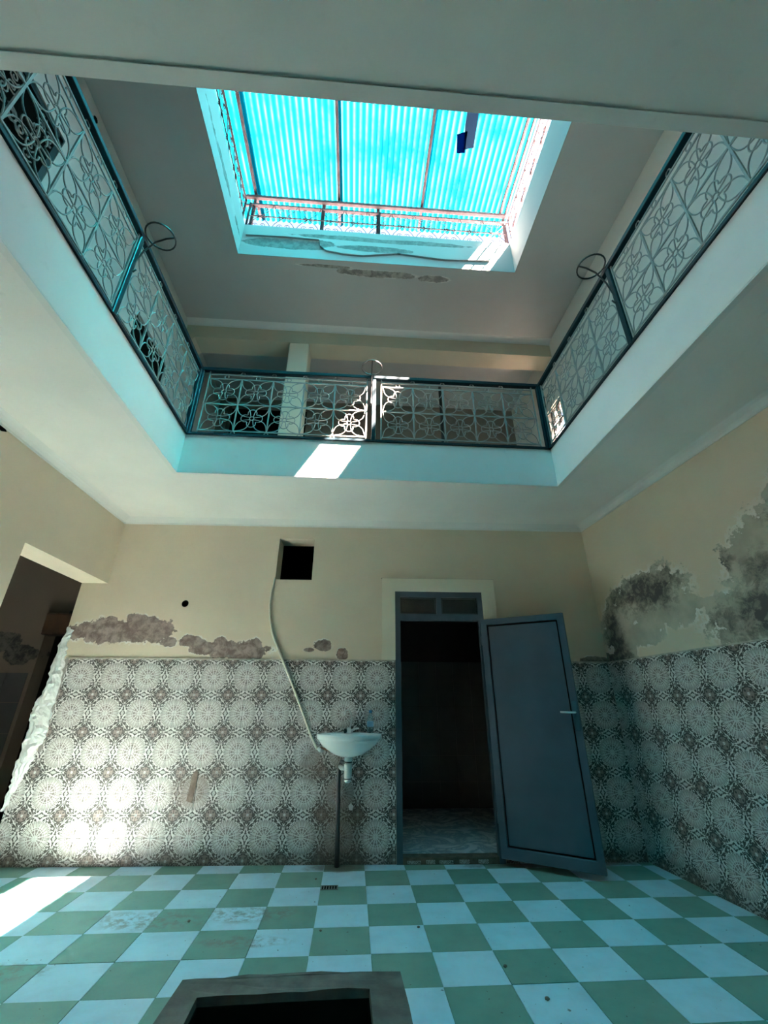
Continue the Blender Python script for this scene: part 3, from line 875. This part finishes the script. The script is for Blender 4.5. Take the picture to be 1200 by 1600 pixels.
def unit_mesh():
    b = MB()
    e1, e2 = (1, 0, 0), (0, 0, 1)
    w = .30; h = .50
    for s in (1, -1):
        b.tube([(s * w * .5 * math.sin(t * PI / 10 - PI / 2), 0, h * t / 10) for t in range(11)], .0045, 4)
        b.tube(spiral((s * .055, 0, .06), .008, .04, PI / 2, 1.2 * s, 10, e1, e2), .004, 4)
        b.tube(spiral((s * .055, 0, h - .08), .008, .04, -PI / 2, -1.2 * s, 10, e1, e2), .004, 4)
        b.tube(spiral((s * .055, 0, h * .5), .008, .04, 0, 1.3 * s, 10, e1, e2), .004, 4)
    return b.mesh('scroll', mt_rust)
UNIT = unit_mesh()
def grille(origin, rz, length, label):
    t = empty('roof_grille', origin, rz)
    tag(t, label, 'grille', 'iron grilles on the skylight parapet')
    MB().bar((0, 0, .51), (length, 0, .51), .022).build('top_rail', mt_rust, t)
    MB().bar((0, 0, .02), (length, 0, .02), .018).build('bottom_rail', mt_rust, t)
    MB().bar((0, 0, .26), (length, 0, .26), .012).build('middle_rail', mt_rust, t)
    n = int(length / .30); s = length / n
    for i in range(n): link('scroll', UNIT, t, ((i + .5) * s, 0, .01))
    for u in (0, length / 2, length):
        MB().bar((u, 0, 0), (u, 0, .53), .022).build('upright', mt_rust, t)
    return t
grille((SX0, SY1 + .04, ZP), 0, SX1 - SX0, 'thin iron scroll grille along the far edge of the skylight')
grille((SX0 - .05, OY0, ZP), PI / 2, SY1 - OY0, 'thin iron scroll grille along the left edge of the skylight')
grille((SX1 + .05, SY1, ZP), -PI / 2, SY1 - OY0, 'thin iron scroll grille along the bright right edge of the skylight')

def sheet(x0, x1, dz, label):
    b = MB()
    n = int(round((x1 - x0) / .076 * 8))
    rows = []
    for y in (-.25, 3.93):
        rows.append([b.bm.verts.new((x0 + (x1 - x0) * i / n, y, 7.715 + dz + .018 * math.sin((x0 + (x1 - x0) * i / n) * 2 * PI / .076))) for i in range(n + 1)])
    for i in range(n): b.bm.faces.new((rows[0][i], rows[0][i + 1], rows[1][i + 1], rows[1][i]))
    o = b.build('roof_sheet', mt_sheet, smooth=True)
    tag(o, label, 'roof sheet', 'cyan corrugated sheets over the skylight')
sheet(-2.75, -1.49, 0.002, 'cyan corrugated plastic roof sheet over the left edge of the skylight, leftmost of the four')
sheet(-1.54, -.36, 0.006, 'cyan corrugated plastic roof sheet, second from the left over the skylight')
sheet(-.41, .80, 0.010, 'cyan corrugated plastic roof sheet in the middle, second from the right')
sheet(.75, 2.015, 0.014, 'cyan corrugated plastic roof sheet at the right, with the dark blue flap under it')
fp = empty('plastic_flap', (1.2, 2.6, 7.66))
tag(fp, 'dark blue plastic strip stuck under the right roof sheet', 'plastic strip')
MB().prism([[(-.08, -.6), (.03, -.6), (.10, .22), (-.02, .25), (-.06, .0)]], .0, .012, XY).build('strip', mt_flap, fp)
MB().prism([[(-.14, .10), (-.02, .06), (.0, .28), (-.10, .29)]], -.004, .006, XY).build('torn_corner', mt_flap2, fp)

# ------------------------------------------------------------------ doorway with open leaf
cb, sb = math.cos(BA), math.sin(BA)
dr = empty('door_1', (0, YB, 0), BA)
st(dr, 'blue grey metal door standing open in its frame with a two pane transom', 'door')
f = MB()
FY0, FY1 = -.018, .045
f.box((DX0, FY0, .0), (DX0 + .055, FY1, DZ)).box((DX1 - .055, FY0, .0), (DX1, FY1, DZ)).box((DX0, FY0, DZ - .06), (DX1, FY1, DZ))
f.box((DX0 + .055, FY0, 2.105), (DX1 - .055, FY1, 2.175)).box((.892, FY0, 2.175), (.945, FY1, DZ - .06))
f.build('frame', mt_doorframe, dr)
for a, b in ((.495, .886), (.951, 1.339)):
    bead = MB().prism([rect(a - .004, 2.178, b + .004, DZ - .062), rect(a + .012, 2.192, b - .012, DZ - .076)], -.006, .012, XZ).build('glazing_bead', mt_black_iron, dr)
    MB().box((a, .002, 2.18), (b, .007, DZ - .064)).build('pane', mt_pane, bead)
lf = empty('leaf', (1.372, -.028, .05)); lf.parent = dr
ang = math.atan2(4.13 - 4.585, 2.065 - 1.37) - BA
lf.rotation_euler = (0, 0, ang)
LW, LH = .835, 2.06
MB().prism([rect(0, 0, LW, LH), rect(.062, .085, LW - .062, LH - .062)], -.04, 0, XZ).build('leaf_frame', mt_door, lf, bevel=.004)
MB().prism([rect(.076, .099, LW - .078, LH - .078)], -.024, -.008, XZ).build('leaf_panel', mt_door, lf)
MB().prism([rect(.055, .075, LW - .055, LH - .055)], -.008, -.004, XZ).build('panel_gap', mt_dark, lf)
hd = MB().prism([rect(LW - .052, 1.02, LW - .012, 1.26)], -.048, -.04, XZ)
hd.build('lock_plate', plain('blue_steel_plate', (0.06, 0.13, 0.18), 0.3, 0.5), lf, bevel=.003)
MB().tube([(LW - .032, -.045, 1.165), (LW - .032, -.085, 1.165), (LW - .05, -.092, 1.165), (LW - .155, -.092, 1.168)], .008, 8).build('door_handle', mt_chrome, lf, smooth=True)
for z in (.25, 1.8):
    MB().tube([(-.006, -.012, z), (-.006, -.012, z + .09)], .011, 8).build('hinge', mt_doorframe, lf)
sill = empty('trim_6', (0, YB, 0), BA)
st(sill, 'worn brown door sill with broken bits of patterned tile', 'sill')
MB().box((DX0, -.015, -.009), (DX1, .10, .048)).build('sill_block', plain('worn_brown_cement', (0.12, 0.085, 0.065), 0.9, var=0.4, scale=18, bump=.6), sill)
xs = DX0 + .09
while xs < DX1 - .12:
    wd = random.uniform(.07, .13); hh = random.uniform(.022, .032)
    me = tile_mesh(1, 1, .1, .1 + wd / TP, .3, .3 + hh / TP)
    link('tile_shard', me, sill, (xs - .1 * TP, -.014, .004 - .3 * TP))
    xs += wd + random.uniform(.03, .08)

# ------------------------------------------------------------------ washbasin
WX, WY, WZ = -.02, 4.405, 1.015
sk = empty('washbasin', (WX, 4.62, 0))
tag(sk, 'white oval washbasin on the patterned wall left of the doorway', 'washbasin')
b = MB()
prof = [(.02, .84), (.07, .842), (.13, .86), (.20, .90), (.252, .94), (.278, .972), (.285, .982), (.296, .986), (.300, 1.020), (.295, 1.028), (.280, 1.026), (.262, 1.018), (.245, .995), (.20, .945), (.13, .912), (.04, .905), (.018, .90)]
n = 40
rings = []
for r, z in prof:
    row = []
    for j in range(n):
        a = 2 * PI * j / n
        x, y = r * math.cos(a), r * .72 * math.sin(a)
        if r < .25 and z > .88 and prof.index((r, z)) > 10: y -= .02
        if y > .15: y = .15 + (y - .15) * .7
        row.append(b.bm.verts.new((x, WY - 4.62 + y, z)))
    rings.append(row)
for A, B in zip(rings, rings[1:]):
    for j in range(n): b.bm.faces.new((A[j], A[(j + 1) % n], B[(j + 1) % n], B[j]))
b.bm.faces.new(rings[0][::-1]); b.bm.faces.new(rings[-1])
b.build('bowl', mt_ceramic, sk, smooth=True)
MB().box((-.235, -.085, .955), (.235, -.002, 1.024)).build('back_ledge', mt_ceramic, sk, bevel=.012)
fc = MB().lathe([(.026, 0), (.026, .03), (.02, .045), (.012, .05)], 14, (-.005, -.075, 1.022))
fc.tube([(.0, -.075, 1.05), (.012, -.075, 1.10), (.018, -.078, 1.15), (.010, -.085, 1.195), (-.012, -.10, 1.222), (-.038, -.12, 1.22), (-.05, -.13, 1.20), (-.052, -.132, 1.185)], .0075, 8)
fa = fc.build('faucet', mt_chrome, sk, smooth=True)
MB().tube([(.02, -.075, 1.045), (.05, -.08, 1.06), (.09, -.09, 1.066)], [.012, .009, .007], 8).build('faucet_lever', mt_chrome, fa, smooth=True)
MB().tube([(-.02, -.075, 1.042), (-.05, -.08, 1.042)], [.019, .021], 10).build('faucet_knob', mt_black_iron, fa, smooth=True)
MB().lathe([(.032, .805), (.036, .81), (.036, .86), (.030, .862)], 16, (0, WY - 4.62, 0)).lathe([(.026, .79), (.026, .806)], 16, (0, WY - 4.62, 0)).lathe([(.030, .66), (.034, .675), (.034, .775), (.030, .79)], 16, (0, WY - 4.62, 0)).lathe([(.016, .640), (.028, .648), (.03, .662)], 16, (0, WY - 4.62, 0)).tube([(-.03, WY - 4.62, .75), (-.06, WY - 4.60, .75), (-.075, -.09, .75)], .018, 10).build('siphon_trap', mt_pvc, sk, smooth=True)
MB().lathe([(.034, .793), (.034, .803)], 16, (0, WY - 4.62, 0)).build('rubber_ring', mt_black_iron, sk)
MB().lathe([(.0355, .668), (.0355, .674)], 16, (0, WY - 4.62, 0)).build('rubber_ring', mt_black_iron, sk)
MB().tube([(-.02, WY - 4.60, .79), (-.06, -.10, .79), (-.085, -.06, .74), (-.083, -.05, .55), (-.072, -.05, .2), (-.068, -.05, .002)], [.012, .016, .019, .0205, .021, .022], 10).build('waste_pipe', mt_blackpipe, sk, smooth=True)
MB().tube([(-.02, -.10, .84), (-.10, -.06, .845), (-.18, -.03, .87), (-.27, -.012, .90)], .009, 7).build('supply_pipe', plain('brown_copper', (0.16, 0.10, 0.07), 0.5, 0.5), sk, smooth=True)
hs = MB()
pts = [(-.905, -.02, 2.55), (-.912, -.012, 2.50), (-.93, -.012, 2.38), (-.932, -.012, 2.25), (-.91, -.012, 2.10), (-.875, -.013, 1.97), (-.83, -.014, 1.87), (-.75, -.020, 1.72), (-.665, -.022, 1.56), (-.56, -.022, 1.35), (-.47, -.022, 1.17), (-.38, -.022, .98), (-.335, -.022, .905), (-.315, -.022, .885)]
hs.tube([(p[0], YB - .0309 * p[0] + p[1], p[2]) for p in pts], .0115, 8)
hs = hs.build('hose', mt_hose, smooth=True)
tag(hs, 'cream plastic hose running from the square vent down to the washbasin', 'hose')
vl = MB().tube([(-.315, YB - .015, .895), (-.29, YB - .02, .875), (-.262, YB - .03, .865)], [.016, .02, .012], 8).tube([(-.29, YB - .03, .875), (-.285, YB - .055, .892)], .007, 6).build('stop_valve', mt_chrome, smooth=True)
tag(vl, 'small metal stop valve on the tiles where the hose ends', 'valve')
bt = empty('bottle', (.178, 4.50, 1.026))
tag(bt, 'clear plastic water bottle with blue cap standing on the washbasin rim', 'bottle')
MB().lathe([(.02, 0), (.030, .003), (.031, .03), (.0285, .04), (.031, .05), (.031, .105), (.029, .12), (.022, .145), (.013, .165), (.0125, .178)], 18).build('bottle_body', mt_bottle, bt, smooth=True)
MB().lathe([(.0148, .172), (.0152, .176), (.0152, .195), (.014, .198)], 14).build('cap', mt_bluecap, bt)
MB().lathe([(.0313, .055), (.0318, .056), (.0318, .10), (.0313, .101)], 18).build('bottle_label', mt_label, bt)

# ------------------------------------------------------------------ kerb of the open pit, drain, crumbs
kb = MB()
H = .15
outer = [(-.745, 1.60), (.295, 1.60), (.262, 2.645), (-.22, 2.668), (-.5, 2.648), (-.715, 2.632)]
inner = [(-.60, 1.75), (.142, 1.75), (.115, 2.526), (-.25, 2.520), (-.61, 2.506)]
kb.prism([outer, inner], 0.0, H, XY)
bmesh.ops.bevel(kb.bm, geom=[e for e in kb.bm.edges if abs(e.calc_face_angle(0)) > .5], offset=.012, segments=2, affect='EDGES')
bmesh.ops.triangulate(kb.bm, faces=kb.bm.faces)
bmesh.ops.subdivide_edges(kb.bm, edges=[e for e in kb.bm.edges if e.calc_length() > .12], cuts=3, use_grid_fill=True)
for v_ in kb.bm.verts:
    if v_.co.z > .05:
        v_.co += Vector((random.uniform(-.004, .004), random.uniform(-.004, .004), random.uniform(-.004, .004)))
kerb = kb.build('pit_kerb', mt_cement)
sh = MB(); ins = [(p[0] + (.004 if p[0] < -.4 else -.004 if p[0] > .05 else 0), p[1] + (.004 if p[1] < 2 else -.004)) for p in inner]
sh.prism([[(p[0], p[1]) for p in inner], ins], 0.0, H - .03, XY)
sh.build('black_lining', mt_pit_black, kerb)  # thin black sheath over the inner faces of the kerb
tag(kerb, 'dark cement kerb around the open square pit in the floor', 'kerb')
dg = empty('floor_drain', (-.13, 4.125, .0))
tag(dg, 'small dark metal drain grate set in the floor before the washbasin', 'drain')
MB().prism([rect(-.066, -.042, .066, .042), rect(-.056, -.032, .056, .032)], .0, .004, XY).build('rim', plain('dull_zinc', (0.2, 0.2, 0.2), 0.5, 0.6), dg)
MB().box((-.056, -.032, .0), (.056, .032, .0012)).build('drain_plate', mt_dark, dg)
for k in range(5):
    MB().box((-.046 + k * .02, -.032, .0012), (-.038 + k * .02, .032, .0035)).build('bar', bpy.data.materials['dull_zinc'], dg)
crumb = None
for x, y, s, lab in ((.86, 3.00, .012, 'dark crumb of mortar on a pale tile, upper of two right of the pit kerb'), (.97, 2.72, .012, 'dark crumb of mortar on a pale tile, lower of two right of the pit kerb'),
                     (-.245, 4.30, .009, 'dark crumb on a green tile just left of the drain grate'), (.46, 3.46, .010, 'dark crumb on the floor straight in front of the dark doorway'),
                     (-1.0, 3.62, .012, 'dark crumb in the dusty smear left of the middle of the floor'), (-.15, 3.45, .009, 'dark crumb on the green tile behind the pit kerb')):
    if crumb is None:
        b = MB(); bmesh.ops.create_icosphere(b.bm, subdivisions=2, radius=1.0)
        for v_ in b.bm.verts: v_.co *= random.uniform(.75, 1.15); v_.co.z *= .5
        crumb = b.mesh('mortar_crumb', mt_mortar)
    o = link('mortar_crumb', crumb, None, (x, y, s * .45)); o.scale = (s, s * random.uniform(.7, 1), s); o.rotation_euler = (0, 0, random.uniform(0, 6))
    tag(o, lab, 'crumb', 'crumbs of mortar on the floor')
